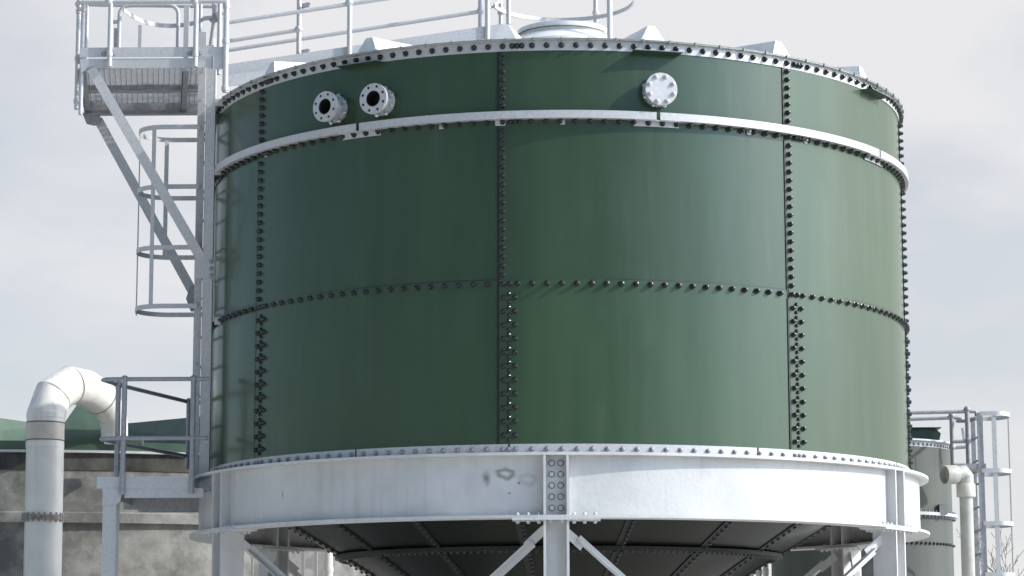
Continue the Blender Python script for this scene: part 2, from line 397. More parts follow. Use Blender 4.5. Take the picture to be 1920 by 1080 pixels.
# rim angle, base angle
segs = [(-3.15+SEAM0*0, 3.15)]
J = [cyl(x, 845, RS)[0] for x in (670, 955, 1418)]
m = M(); m.arc([(RS-.004, Z0-.044), (RS+.011, Z0-.044), (RS+.011, Z0+.044), (RS+.050, Z0+.046), (RS+.050, Z0+.052), (RS-.004, Z0+.052)], R_(-178), R_(178), 160)
m.build('rim_angle', galv, tank, 30)
m = M(); m.ring(RS-.10, RS+.054, Z0+.0525, Z0+.058, R_(-179), R_(179), 160)
for i in range(-60, 61):
    if i % 2 == 0:
        t = R_(i*2.0+.7); m.box(C(t, RS+.05, Z0+.048), C(t, .012, 0), V((cos(t), sin(t), 0))*.006, (0, 0, .016))
m.build('roof_edge_lip', lipm, tank, 30)
zf1 = cyl(1043, 847, 3.64)[1]; zf0 = cyl(1043, 852.5, 3.64)[1]     # girder top flange
zb1 = cyl(1043, 965, 3.64)[1]; zb0 = cyl(1043, 970.3, 3.64)[1]
ed = sorted([J[0]-R_(45)*k for k in range(1, 4)]+J+[J[2]+R_(36), J[2]+R_(72), J[2]+R_(108)])
for a, b in zip(ed[:-1], ed[1:]):
    m = M(); g_ = .010/RS
    z1 = Z3+.045; c = .02
    t0, t1 = a+g_, b-g_
    m.arc([(RS-.004, zf1+.002), (RS+.060, zf1+.002), (RS+.060, zf1+.008), (RS+.026, zf1+.010), (RS+.026, z1), (RS+.0195, z1), (RS-.004, z1)], t0, t1, 30)
    m.build('base_angle', galv, tank, 30)

# wind girder in segments with splice plates
zt = cyl(1043, 206, RS+.085)[1]; zb = cyl(1043, 220, RS+.085)[1]
sp = [R_(14.7)+R_(45)*k for k in range(-3, 4)]
for a in sp[:-1]:
    t0 = a+.017/RS; t1 = a+SP-.017/RS
    M().arc([(RS+.022, zb-.002), (RS+.085, zb-.002), (RS+.085, zt), (RS+.078, zt), (RS+.078, zb+.006), (RS+.022, zb+.006)], t0, t1, 44).build('wind_girder', galv, tank, 30)
for a in sp:
    wd = .205/RS
    M().arc([(RS+.0165, Z1-.032), (RS+.023, Z1-.032), (RS+.023, zb-.009), (RS+.080, zb-.009), (RS+.080, zb-.003), (RS+.0165, zb-.003)], a-wd, a+wd, 10).build('splice_plate', galv, tank, 30)
for x in (828, 938, 1055, 1404, 1510, 1625, 500):
    t, z = cyl(x, 228, RS+.02); hw = (.045 if x == 938 else .02)/RS
    M().ring(RS+.0165, RS+.0225, Z1-.03, zb-.003, t-hw, t+hw, 2).build('clip', galv, tank, 0)
    if x != 938: bolt_obj(CAPS_, boltg, C(t, RS+.022, Z1-.002), C(t, 1, 0), tank)
# shelf brackets below the rim at the rib ends
for a in (-30.3, 14.7, 59.7, -75.3, 104.7):
    t = R_(a); tv = V((cos(t), sin(t), 0)); nv = C(t, 1, 0)
    m = M(); z = Z0-.052
    m.box(C(t, RS+.052, z), tv*.222, nv*.062, V((0, 0, .004)))
    sh = m.build('rim_shelf', shelfm, tank, 0)
    M().box(C(t, RS+.1165, z), tv*.2215, nv*.002, V((0, 0, .0035))).build('shelf_edge', lipm, sh, 0)

# roof: shallow cone, folded ribs, hatch
SL = math.tan(R_(9.5))
def rz(r): return Z0+.055+(RS-r)*SL
n = 96; vv = []; fs = []
for i in range(n):
    t = 2*pi*i/n; vv += [C(t, RS+.03, rz(RS+.03)), C(t, .55, rz(.55))]
for i in range(n):
    j = (i+1) % n; fs.append((2*i, 2*j, 2*j+1, 2*i+1))
fs.append(tuple(2*i+1 for i in range(n)))
M().add(vv, fs).build('roof_cone', roofw, tank, 30)
for a in range(16):
    t = R_(14.7+22.5*a); tv = V((cos(t), sin(t), 0))
    if abs(((14.7+22.5*a)+180) % 360-180) > 130: continue
    r0, r1 = RS-.04, 1.0
    h = .165; w0, w1 = .125, .035
    P = [C(t, r0, rz(r0)-.01)-tv*w0, C(t, r0, rz(r0)-.01)+tv*w0, C(t, r0-.05, rz(r0)+h)+tv*w1, C(t, r0-.05, rz(r0)+h)-tv*w1]
    Q = [C(t, r1, rz(r1)-.01)-tv*.05, C(t, r1, rz(r1)-.01)+tv*.05, C(t, r1, rz(r1)+.012)+tv*.02, C(t, r1, rz(r1)+.012)-tv*.02]
    M().add(P+Q, [(0, 1, 2, 3), (0, 4, 5, 1), (1, 5, 6, 2), (2, 6, 7, 3), (3, 7, 4, 0), (7, 6, 5, 4)]).build('roof_rib', roofw, tank, 0)
hc = V((at(1056, 60, 0).x, 0, 0))
ztop = at(1050, 39, -.45).z
H = thing_h = M()
H.lathe([(.66, rz(.7)-.1), (.66, ztop-.205), (.50, ztop-.10), (.44, ztop-.10), (.44, ztop-.05), (.47, ztop-.045), (.47, ztop), (.40, ztop+.01), (.001, ztop+.03)], hc, (0, 0, 1), 56)
hat = H.build('roof_hatch', roofw, tank, 25)
m = M(); m.ring(.475, .482, ztop-.062, ztop-.054, R_(-75), R_(60), 40, hc); m.ring(.502, .508, ztop-.118, ztop-.110, R_(-80), R_(10), 40, hc)
m.build('hatch_seal', jointm, hat, 0)

# nozzles with flanges
def nozzle(px, py, pxb, pyb, blind):
    t, z = cyl(pxb, pyb, RS); n_ = C(t, 1, 0); b = C(t, RS, z)
    R0, r0, ln = (.139, .072, .172) if not blind else (.147, .08, .13)
    m = M()
    if not blind:
        m.lathe([(r0, .04), (r0, ln), (R0, ln), (R0, ln-.026), (r0+.022, ln-.026), (r0+.018, .03), (R0-.012, .03), (R0-.012, .004), (.02, .004)], b, n_, 40)
    else:
        m.lathe([(.001, ln), (R0-.003, ln), (R0, ln-.003), (R0, ln-.024), (R0-.006, ln-.026), (R0-.006, ln-.03), (R0, ln-.032), (R0, ln-.05), (r0+.02, ln-.05), (r0+.02, .03), (R0-.01, .03), (R0-.01, .004), (.02, .004)], b, n_, 40)
    o = m.build('blind_nozzle' if blind else 'flanged_nozzle', galv, tank, 35)
    if not blind:
        M().lathe([(r0-.0005, .035), (r0-.0005, ln-.004), (r0-.003, ln-.004), (r0-.003, .04), (.001, .04)], b, n_, 32).build('bore', darkm, o)
    tv = V((cos(t), sin(t), 0))
    for k in range(8):
        a = 2*pi*(k+.5)/8+.05
        d = tv*cos(a)+V((0, 0, 1))*sin(a)
        q = b+d*(R0*.80)
        if blind: bolt_obj(BIG if 0 else HEX, galv, q+n_*ln, n_, o)
        else: M().lathe([(.001, 0), (.012, 0), (.012, .002), (.001, .002)], q+n_*(ln+.0003), n_, 12).build('bolt_hole', darkm, o)
        bolt_obj(HEX, boltz, b+d*(R0-.008)*.93+n_*.029, n_, o)
boltz = mat('bright_zinc', (.62, .62, .60), rough=.25, metal=.85)
nozzle(615, 198, 632, 206, False)
nozzle(703, 184, 718, 192, False)
nozzle(1241, 169, 1232, 173, True)
hp = cyl(1241, 214, RS)

# hopper cone under the tank
hp_ = M(); RC = [(RS-.02, Z3-.03), (2.16, 2.75), (.32, 1.55), (.30, 1.2)]
hp_.lathe([(RC[0][0], RC[0][1]), (2.16, 2.75)], (0, 0, 0), (0, 0, 1), 96)
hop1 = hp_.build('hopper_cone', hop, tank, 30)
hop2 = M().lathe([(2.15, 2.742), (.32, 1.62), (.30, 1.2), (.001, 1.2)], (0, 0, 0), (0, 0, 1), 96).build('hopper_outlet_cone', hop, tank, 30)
m = M(); b_ = M()
def coneseam(t, r0, z0, r1, z1):
    p = C(t, r0, z0); q = C(t, r1, z1); d = (q-p); tv = V((cos(t), sin(t), 0)); nn = tv.cross(d).normalized()
    if nn.z > 0: nn = -nn
    m.box((p+q)/2+nn*.004, d/2, tv*.045, nn*.005)
    k = int(d.length/.065)
    for i in range(k): b_.inst(CAPS_[0], CAPS_[1], frame(p+d*(i+.5)/k+nn*.008+tv*.02, nn))
for a in range(16):
    t = R_(14.7+22.5*a); coneseam(t, RS-.05, Z3-.047, 2.18, 2.762); coneseam(t+R_(0 if a % 2 else .01), 2.12, 2.724, .5, 1.73)
m.ring(2.10, 2.215, 2.728, 2.738, 0, 2*pi, 96); m.ring(2.205, 2.215, 2.738, 2.765, 0, 2*pi, 96)
for i in range(200):
    t = 2*pi*i/200; b_.inst(CAPS_[0], CAPS_[1], frame(C(t, 2.16, 2.728), (0, 0, -1)))
m.build('hopper_seam_strip', sealant, tank, 0)
o = b_.build('hopper_bolt_rows', capm, tank, 35); o['kind'] = 'stuff'

# ================================================================== RING FRAME
fr = thing('support_frame', 'pale grey painted ring girder on H section legs with angle braces carrying the green tank', 'steel frame', (0, 0, 0))
cols = [R_(a+.0) for a in (-60, 0, 60, 120, 180, -120)]
TO = [0]*6
base0 = cyl(1043, 940, 3.63)[0]
cols = [c+base0 for c in cols]
for i in range(6):
    a, b = cols[i]+.11/3.55, cols[(i+1) % 6]-.11/3.55
    if b < a: b += 2*pi
    M().ring(3.535, 3.55, zb1, zf0, a, b, 44).build('girder_web', paint, fr, 30)
M().ring(3.40, 3.64, zf0, zf1, 0, 2*pi, 220).build('top_flange', paint, fr, 30)
M().ring(3.40, 3.64, zb0, zb1, 0, 2*pi, 220).build('bottom_flange', paint, fr, 30)
for c in cols:
    tv = V((cos(c), sin(c), 0)); n_ = C(c, 1, 0)
    for s_ in (-1, 1):
        p = C(c, 3.515, (zb1+zf0)/2)+tv*s_*.098
        M().box(p, n_*.122, tv*.011, V((0, 0, (zf0-zb1)/2-.0005))).build('stiffener', paint, fr, 0)
    pl = M().box(C(c, 3.542, (zb1+zf0)/2), n_*.009, tv*.086, V((0, 0, (zf0-zb1)/2-.001))).build('splice_plate', pgrey, fr, 0)
    for i in range(5):
        for s_ in (-1, 1):
            q_ = C(c, 3.5512, zf0-.064-.0955*i)+tv*s_*.038
            bolt_obj(WASH, boltd, q_, n_, pl, 'washer'); bolt_obj(NUT, pgrey, q_+n_*.004, n_, pl)
    zp = zb0-.018
    cp = M().box(C(c, 3.515, zb0-.0095), n_*.13, tv*.375, V((0, 0, .009))).build('cap_plate', paint, fr, 0)
    for dx in (-.33, -.24, -.15, .15, .24, .33, -.05, .05):
        for rr in (3.44, 3.60):
            if abs(dx) > .1: bolt_obj(CAPS_, pgrey, C(c, rr, zb1)+tv*dx, (0, 0, 1), cp)
            bolt_obj(CAPS_, pgrey, C(c, rr, zb0-.0185)+tv*dx, (0, 0, -1), cp)
    m = M(); zc = (zp)/2
    for s_ in (-1, 1): m.box(C(c, 3.515, zc)+tv*s_*.098, n_*.115, tv*.011, V((0, 0, zc-.001)))
    m.box(C(c, 3.515, zc), n_*.006, tv*.0868, V((0, 0, zc-.0012)))
    m.box(C(c, 3.515, .012), n_*.2, tv*.2, V((0, 0, .012)))
    m.build('leg', paint, fr, 0)
for i in range(6):
    for (a, b, k) in ((i, (i+1) % 6, 0), ((i+1) % 6, i, 1)):
        ca, cb = cols[a], cols[b]
        p = C(ca, 3.515, zb0-.10); q = C(cb, 3.515, .35)
        d = (q-p); hd = V((d.x, d.y, 0)).normalized(); n_ = C((ca+cb)/2 if abs(ca-cb) < 3 else (ca+cb)/2+pi, 1, 0)
        off = n_*(.035 if k else -.045)
        p0 = p+hd*.11; q0 = q-hd*.11; dd = (q0-p0).normalized(); pv = dd.cross(n_).normalized()
        if pv.z < 0: pv = -pv
        br = M().angle(p0+dd*.14+off, q0-dd*.14+off, .062, .008, -pv*1.0 if k else pv, n_).build('brace', paint, fr, 0)
        for (w0, sg) in ((p0, 1), (q0, -1)):
            g0 = w0+off-n_*.006
            M().prism([g0-pv*.04-dd*sg*.02, g0+pv*.04-dd*sg*.02, g0+pv*.04+dd*sg*.22, g0-pv*.04+dd*sg*.22], n_*.0055).build('gusset', paint, br, 0)

# ================================================================== TOP ACCESS PLATFORM (left)
YF, YB = -1.45, .28
zk = at(250, 128, YF).z
xl = at(149, 128, YF).x; xr = at(418, 128, YF).x; xi = at(388, 128, YF).x
KS = (at(158, 214, YB).x-xl)/(YB-YF)
SKV = V((KS, 1, 0))
def sx(x, y): return x+KS*(y-YF)
pf = thing('access_platform', 'galvanised grating platform with railings high on the left side of the green tank', 'platform', (xl, YF, zk))
deck = M()
M().box(((xl+xr)/2, YF, zk+.048), ((xr-xl)/2, 0, 0), (0, .006, 0), (0, 0, .048)).build('front_beam', galv, pf, 0)
M().box(((xl+xr)/2, YF-.012, zk+.048+.108), ((xr-xl)/2, 0, 0), (0, .004, 0), (0, 0, .048)).build('toe_board', galv, pf, 0)
M().prism([(xl+.005, YF-.018, zk+.09), (xl+.14, YF-.018, zk+.09), (xl+.14, YF-.018, zk+.012), (xl+.10, YF-.018, zk+.012), (xl+.02, YF-.018, zk-.05)], (0, .008, 0)).build('corner_plate', galv, pf, 0)
HW = (xi-xl)/2; XM = (xl+xi)/2; DY = (YB-YF)/2; YM_ = (YF+YB)/2
m = M(); m.box((sx(XM, YB), YB, zk+.010), (HW, 0, 0), (0, .006, 0), (0, 0, .078)); m.box((sx(XM, YB), YB-.03, zk-.066), (HW, 0, 0), (0, .036, 0), (0, 0, .004))
m.build('rear_beam', galvd, pf, 0)
m = M(); Ym = YM_+.05; m.box((sx(XM, Ym), Ym, zk+.018), (HW-.01, 0, 0), (0, .005, 0), (0, 0, .040)); m.box((sx(XM, Ym), Ym-.03, zk-.020), (HW-.012, 0, 0), (0, .036, 0), (0, 0, .004))
m.build('joist', galvd, pf, 0)
for xx in (xl+.006, at(342, 140, YF).x):
    m = M(); m.box((sx(xx, YM_), YM_, zk+.012), (.006, 0, 0), SKV*(DY-.008), (0, 0, .044)); m.box((sx(xx, YM_)+.03, YM_, zk-.028), (.03, 0, 0), SKV*(DY-.01), (0, 0, .004))
    m.build('side_beam', galvd, pf, 0)
m = M(); y = YF+.03
while y < YB-.02: m.box((sx(XM, y), y, zk+.072), (HW-.012, 0, 0), (0, .0022, 0), (0, 0, .014)); y += .036
x = xl+.02
while x < xi-.02: m.box((sx(x, YM_), YM_, zk+.060), (.0035, 0, 0), SKV*(DY-.012), (0, 0, .0035)); x += .0535
m.build('grating', grat, pf, 0)
r_ = .0245
def post(px, py0, py1, Y, parent=pf, r=r_, collars=(), name='post', mt=galv):
    p = at(px, py1, Y); q = V((p.x, p.y, at(px, py0, Y).z))
    m = M().tube([p, q], r, 14)
    for c in collars:
        z = at(px, c, Y).z; m.lathe([(r, -.025), (r*1.28, -.02), (r*1.28, .02), (r, .025)], (p.x, p.y, z), (0, 0, 1), 14)
    return m.build(name, mt, parent, 35)
zmid = at(280, 4, YF-.035).z
ztr = zmid+.5
for px in (205, 366):
    po = post(px, -110, 125, YF-.04, collars=(102,))
    p = at(px, 4, YF-.04); M().ball((p.x, p.y, zmid), .04).build('ball_joint', galv, po, 60)
    for s_ in (-1, 1): bolt_obj(HEX, galvd, V((p.x+s_*.048, YF-.0165, zk+.14)), (0, -1, 0), po)
YR = YF-.04
xa = at(142, 4, YR).x; xb = at(424, 4, YR).x
for z in (zmid, ztr):
    M().tube([(xb, YR, z), (xa+.06, YR, z), (xa+.017, YR+.017, z), (xa, YR+.06, z), (xa-.01, YR+.28, z)], .0205, 12).build('handrail', galv, pf, 50)
post(143.5, -110, 205, YR+.26, collars=(22, 110, 190)); post(151, -110, 215, YR+.06, r=.021, collars=(18,))
p = at(157, 8, YB-.1); q = at(398, 12, YB-.1); M().tube([p, at(185, 9, YB-.1), q], .0205, 12).build('rear_handrail', galv, pf, 50)
M().box((sx(xl, YM_), YM_, zk+.155), (.004, 0, 0), SKV*DY, (0, 0, .048)).build('toe_board', galv, pf, 0)
M().box((sx(XM, YB), YB+.02, zk+.155), (HW, 0, 0), (0, .004, 0), (0, 0, .048)).build('toe_board', galv, pf, 0)
pts = [at(232, 18, YB-.4), at(243, 27, YB-.25), at(262, 38, YB-.1), at(281, 44, YB), at(300, 47.5, YB+.05), at(322, 48.5, YB+.05), at(345, 47, YB), at(368, 42.5, YB-.1), at(378, 38, YB-.15), at(382, 35, YB-.2), at(412, 31, YB-.35)]
M().band(pts, .045, .007).build('cage_top_band', galv, pf, 60)
M().box(at(262, 75, YB-.105), (.018, 0, 0), (0, .003, 0), (0, 0, .16)).build('band_strut', galv, pf, 0)
M().box(at(217.5, 74, YB-.2), (.022, 0, 0), (0, .005, 0), (0, 0, .12)).build('ladder_head', galvd, pf, 0)
M().box(at(349.5, 60, YB-.35), (.026, 0, 0), (0, .02, 0), (0, 0, .27)).build('gate_post', galv, pf, 0)
for px in (159, 399): post(px, 6 if px < 200 else -110, 200 if px < 200 else 150, YB-.1, r=.0205)
post(410, -110, 140, YF+.95, r=.022); post(374, 8, 150, YB-.15, r=.018)
p = at(392, 110, YB-.4); q = at(406, 8, YB-.6); M().tube([p, q], .024, 12).build('stay', galv, pf)
p = at(375, 77, YB); q = at(395, 92, YB); M().tube([p, q+V((.1, 0, -.08))], .012, 10).build('stay', galv, pf)
m = M(); c_ = at(408, 32, YB-.6); m.ball(c_, .055); m.tube([c_+V((-.07, 0, -.05)), c_+V((.05, -.02, .05))], .03, 10); m.build('gate_hinge', galvd, pf, 50)
# inverted U hoop at the ladder opening
a = at(222.5, 100, YB-.25); b = at(333, 100, YB-.25); zt_ = at(280, 10, YB-.25).z; rr = .1
pts = [V((a.x, a.y, a.z))]+[V((a.x+rr-rr*cos(k*pi/10), a.y, zt_-rr+rr*sin(k*pi/10))) for k in range(6)]+[V((b.x-rr+rr*sin(k*pi/10), a.y, zt_-rr+rr*cos(k*pi/10))) for k in range(6)]+[V((b.x, b.y, b.z))]
M().tube(pts, .021, 12).build('hoop_rail', galv, pf, 60)
p = at(210, 41, YB-.25); q = at(222, 41, YB-.25); M().tube([p, q], .02, 10).build('rail_stub', galv, pf)
# front corner post to the tank
po = post(422, -110, 173, YF-.02, r=.028, collars=(12, 78, 166), name='corner_post')
m = M().box(at(410, 116, YF-.02), (.055, 0, 0), (0, .004, 0), (0, 0, .07)); m.build('end_plate', galv, pf, 0)
# raking braces
wv = V((0, -1, 0))
p = at(163, 133, YF-.02); q = at(380, 508, -1.2); d = (q-p).normalized()
rk = M().angle(p, q, .095, .008, (1, 0, .5), (0, 1, 0)).build('raking_brace', galv, pf, 0)
M().box(at(384, 502, -1.21)+V((-.03, .0, -.02)), (.07, 0, 0), (0, .004, 0), (0, 0, .085)).build('gusset', galv, rk, 0)
p = at(176, 228, YB); q = at(358, 560, -.35)
rk = M().angle(p, q, .095, .008, (1, 0, .5), (0, 1, 0)).build('raking_brace', galv, pf, 0)
g0 = at(172, 222, YB-.01); M().prism([g0+V((-.10, 0, .06)), g0+V((.09, 0, .06)), g0+V((.09, 0, -.05)), g0+V((.03, 0, -.08)), g0+V((-.05, 0, -.06))], (0, -.008, 0)).build('gusset', galvd, rk, 0)
g0 = at(362, 560, -.37); M().prism([g0+V((-.03, 0, .13)), g0+V((.05, 0, .13)), g0+V((.09, 0, .0)), g0+V((.06, 0, -.13)), g0+V((-.02, 0, -.13)), g0+V((-.07, 0, 0))], (0, -.008, 0)).build('gusset', galvd, rk, 0)

# ================================================================== CAGED LADDER (left)
Ya, Yb_ = -1.02, -.50
xs = at(372, 500, Ya).x; ztopL = at(372, 60, Ya).z; zbL = zf1
ld = thing('caged_ladder', 'galvanised ladder with hooped safety cage below the high grating platform', 'ladder', (xs, Ya, zbL))
for yy in (Ya, Yb_):
    M().box((xs, yy, (ztopL+zbL)/2), (.036, 0, 0), (0, .005, 0), (0, 0, (ztopL-zbL)/2)).build('stile', galv, ld, 0)
z = zbL+.22; 
while z < ztopL-.4:
    M().tube([(xs, Ya-.02, z), (xs, Yb_+.01, z)], .011, 8).build('rung', galv, ld); z += .29
xc = at(316, 400, -.76).x; rc = xc-at(258.5, 400, -.76).x
zh = [at(340, y, Ya-.06).z for y in (237, 349, 463, 573)]
cage = []
def hoop(z, a1=pi*1.5, nm='cage_hoop'):
    cy = (Ya+Yb_)/2; ry = (Yb_-Ya)/2+.04
    pts = [(xs, cy-ry, z)]+[(xc-rc*sin(a)*1.0, cy-ry*cos(a), z) for a in [pi*k/24 for k in range(0, 25)] if a <= a1]
    if a1 > pi: pts += [(xs, cy+ry, z)]
    return M().band([V(p) for p in pts], .046, .006).build(nm, galv, ld, 50)
for i, z in enumerate(zh): hoop(z, pi*1.5)
cy = (Ya+Yb_)/2; ry = (Yb_-Ya)/2+.04
for (a, z0_, z1_) in ((R_(22), zh[3], zh[0]+.02), (R_(90), zh[3]-.05, zh[0]+.02), (R_(178), zh[2], zh[0]+.02), (R_(140), zh[2], zh[0]+.02)):
    if a == R_(140): continue
    if a == R_(178): a = R_(165)
    px_ = xc-(rc-.006)*sin(a); py_ = cy-(ry-.006)*cos(a)
    tn = V((-cos(a), sin(a), 0))
    M().box((px_, py_, (z0_+z1_)/2), tn*.021, V((sin(a), cos(a), 0))*.003, (0, 0, (z1_-z0_)/2)).build('cage_strip', galv, ld, 0)
# main post (channel) with brackets to the shell
Yp = -1.22
pa = at(388.5, 130, Yp).x; pb = at(403.5, 130, Yp).x; zpt = at(395, 130, Yp).z
mp_ = thing('platform_post', 'long galvanised channel post between the caged ladder and the green shell', 'post', ((pa+pb)/2, Yp, zf1))
m = M(); m.box(((pa+pb)/2, Yp, (zpt+zf1)/2+.001), ((pb-pa)/2, 0, 0), (0, .004, 0), (0, 0, (zpt-zf1)/2))
m.box((pa-.004, Yp+.03, (zpt+zf1)/2+.001), (.004, 0, 0), (0, .036, 0), (0, 0, (zpt-zf1)/2)); m.box((pb+.004, Yp+.03, (zpt+zf1)/2+.001), (.004, 0, 0), (0, .036, 0), (0, 0, (zpt-zf1)/2))
m.build('post_channel', galv, mp_, 0)
for y0 in (192, 321, 602):
    c_ = at(415, y0, Yp-.004); b = M().box(c_+V((.0, 0, 0)), (.066, 0, 0), (0, .004, 0), (0, 0, .036)).box(c_+V((.062, .16, 0)), (.004, 0, 0), (0, .16, 0), (0, 0, .036)).build('shell_bracket', galv, mp_, 0)
    bolt_obj(CAPS_, galvd, c_+V((.035, -.004, 0)), (0, -1, 0), b)
fp = M().box(at(393, 504, Yp-.012), (.045, 0, 0), (0, .004, 0), (0, 0, .09)).build('fixing_plate', galv, mp_, 0)
for y0 in (491, 504, 517): bolt_obj(HEX, galvd, at(396, y0, Yp-.017), (0, -1, 0), fp)

# ================================================================== ROOF WALKWAY
wk = thing('roof_walkway', 'light metal walkway with tube handrails running over the tank roof to the hatch', 'walkway', at(560, 105, -.6))
YN, YW = -.75, -.05
def wline(x0, y0, x1, y1, Y0, Y1): return at(x0, y0, Y0), at(x1, y1, Y1)
p, q = wline(425, 133, 945, 56, YN, YN+.25); M().bar(p, q, .006, .13).build('stringer', galv, wk, 0)
p, q = wline(425, 152, 800, 104, YN-.1, YN+.1); M().bar(p, q, .006, .12).build('lower_stringer', galv, wk, 0)
p, q = at(425, 122, YN)+V((0, 0, -.01)), at(945, 58, YN+.25); m = M()
m.add([p, q, q+V((0, .6, 0)), p+V((0, .6, 0)), p-V((0, 0, .02)), q-V((0, 0, .02)), q+V((0, .6, -.02)), p+V((0, .6, -.02))], [(0, 1, 2, 3), (7, 6, 5, 4), (0, 4, 5, 1), (1, 5, 6, 2), (2, 6, 7, 3), (3, 7, 4, 0)])
m.build('tread', roofw, wk, 0)
def rail(x0, y0, x1, y1, Y0, Y1, r=.0215, nm='handrail'):
    p, q = wline(x0, y0, x1, y1, Y0, Y1); return M().tube([p, q], r, 12).build(nm, galv, wk)
rail(428, 42, 1010, -46, YN-.02, YN+.25)
rail(428, 94, 905, 21, YW, YW+.2); rail(428, -10, 905, -84, YW, YW+.2)
rail(428, 77, 561, 56, YW-.3, YW-.25)
def wpost(px, y1, Y, joint=None, r=.0255, y0=-110):
    o = post(px, y0, y1, Y, wk, r)
    if joint is not None: p = at(px, joint, Y); M().ball(p, .042).build('ball_joint', galv, o, 60)
    return o
wpost(560, 106, YW-.25, 55); wpost(655, 103, YN+.08, 5); wpost(914, 74, YN+.22)
wpost(901, 60, YW+.2, 21)
for (x, y) in ((573, 10), (572, 97)):
    c_ = at(x, y, YW-.3); m = M(); m.box(c_, (.035, 0, .008), (0, .02, 0), (-.006, 0, .02)); m.tube([c_+V((-.04, 0, -.03)), c_+V((.045, 0, .02))], .012, 8)
    m.build('cable_clamp', galvd, wk, 0)
gr = thing('hatch_guard_rail', 'curved tube guard rail on posts around the round roof hatch', 'railing', (hc.x, 0, rz(.7)))
zr = at(1020, 37, .72).z; rg = .73
M().band([V((hc.x+rg*sin(a), rg*cos(a), zr)) for a in [R_(-78+ (238)*k/50) for k in range(51)]], .040, .020).build('ring_rail', galv, gr, 60)
M().tube([V((hc.x+rg*sin(a), rg*cos(a), zr+.45)) for a in [R_(-170+ (340)*k/60) for k in range(61)]], .021, 10).build('top_rail', galv, gr, 60)
for (x, y1, Y, jt, r) in ((939, 50, .40, 24, .022), (953.5, 45, .05, None, .024), (1117, 42, .66, 24, .024), (1143.5, 74, -.62, None, .028)):
    o = post(x, -100, y1, Y, gr, r)
    if jt: M().ball(at(x, jt, Y), .038).build('ball_joint', galv, o, 60)
p = at(915, 16, YW+.2); q = at(936, 3, .3); M().tube([p, q], .02, 10).build('link_rail', galv, gr)

# ================================================================== LOWER PLATFORM (left)
Yq = -1.5; Yr = .45
lp = thing('lower_platform', 'small galvanised platform with two rail handrail left of the ring girder', 'platform', (at(210, 1000, Yq).x, Yq, 0))
a = at(192, 894, Yq); b = at(352, 890, Yq); xlp, xrp = a.x, b.x; za = a.z
M().box(((xlp+xrp)/2, Yq, za-.055), ((xrp-xlp)/2+.05, 0, 0), (0, .005, 0), (0, 0, .055)).build('toe_board', galv, lp, 0)
m = M(); x0 = at(244, 900, Yq).x; m.box(((x0+xrp)/2+.05, Yq+.008, za-.155), ((xrp-x0)/2+.1, 0, 0), (0, .005, 0), (0, 0, .044)); m.build('edge_beam', galv, lp, 0)
m = M(); m.box(((xlp+xrp)/2+.1, Yq+.9, za-.12), ((xrp-xlp)/2+.1, 0, 0), (0, .88, 0), (0, 0, .006))
m.box(((xlp+xrp)/2+.15, Yq+.9, za-.19), ((xrp-xlp)/2+.1, 0, 0), (0, .03, 0), (0, 0, .06)); m.box(((xlp+xrp)/2+.1, Yr+.05, za-.16), ((xrp-xlp)/2+.1, 0, 0), (0, .01, 0), (0, 0, .05)); m.box((xlp+.12, Yq+.9, za-.16), (.01, 0, 0), (0, .88, 0), (0, 0, .05))
m.build('deck_plate', galvd, lp, 0)
m = M(); lx0 = at(193, 940, Yq).x; lx1 = at(216, 940, Yq).x; lx2 = at(228, 940, Yq+.1).x
m.box(((lx0+lx1)/2, Yq+.006, (za-.11)/2), ((lx1-lx0)/2, 0, 0), (0, .006, 0), (0, 0, (za-.11)/2-.001)); m.box((lx1+.005, Yq+.09, (za-.11)/2), (.006, 0, 0), (0, .09, 0), (0, 0, (za-.11)/2-.001))
m.box(((lx0+lx1)/2, Yq+.174, (za-.11)/2), ((lx1-lx0)/2, 0, 0), (0, .006, 0), (0, 0, (za-.11)/2-.001))
m.build('leg', galv, lp, 0)
g0 = at(193, 916, Yq-.006); M().prism([g0+V((0, 0, 0)), g0+V((.19, 0, 0)), g0+V((.165, 0, -.12)), g0+V((.12, 0, -.16)), g0+V((0, 0, -.16))], (0, -.006, 0)).build('gusset', galv, lp, 0)
zr1 = at(228, 711, Yq-.03).z; zr2 = at(228, 822, Yq-.03).z
def lpost(px, Y, zt, y1):
    p = at(px, y1, Y); o = M().tube([p, (p.x, p.y, zt)], .0255, 14).build('post', galvd, lp)
    for z in (zr1, zr2): M().ball((p.x, p.y, z), .038).build('ball_joint', galvd, o, 60)
lpost(229, Yq-.03, zr1, 928); lpost(359, Yq-.03, zr1, 925)
pc = V((at(191, 713, Yq-.03).x, 0, 0)); 
pA = at(219, 722, Yq+.40); pB = at(351, 745, Yr+.0)
lpost(218, Yq+.40, zr1, 905); lpost(352, Yr, zr1, 880)
for z in (zr1, zr2):
    e = V((pc.x, Yq+.06, z)); pts = [V((at(392, 705, Yq-.03).x, Yq-.03, z)), V((pc.x+.10, Yq-.03, z)), V((pc.x+.035, Yq-.01, z)), e+V((0, -.02, 0)), e+V((.02, .06, 0)), V((pA.x, pA.y, z)), V((pB.x, pB.y, z)), V((pB.x+.4, pB.y+.35, z))]
    M().tube(pts, .0205, 12).build('handrail', galvd, lp, 60)

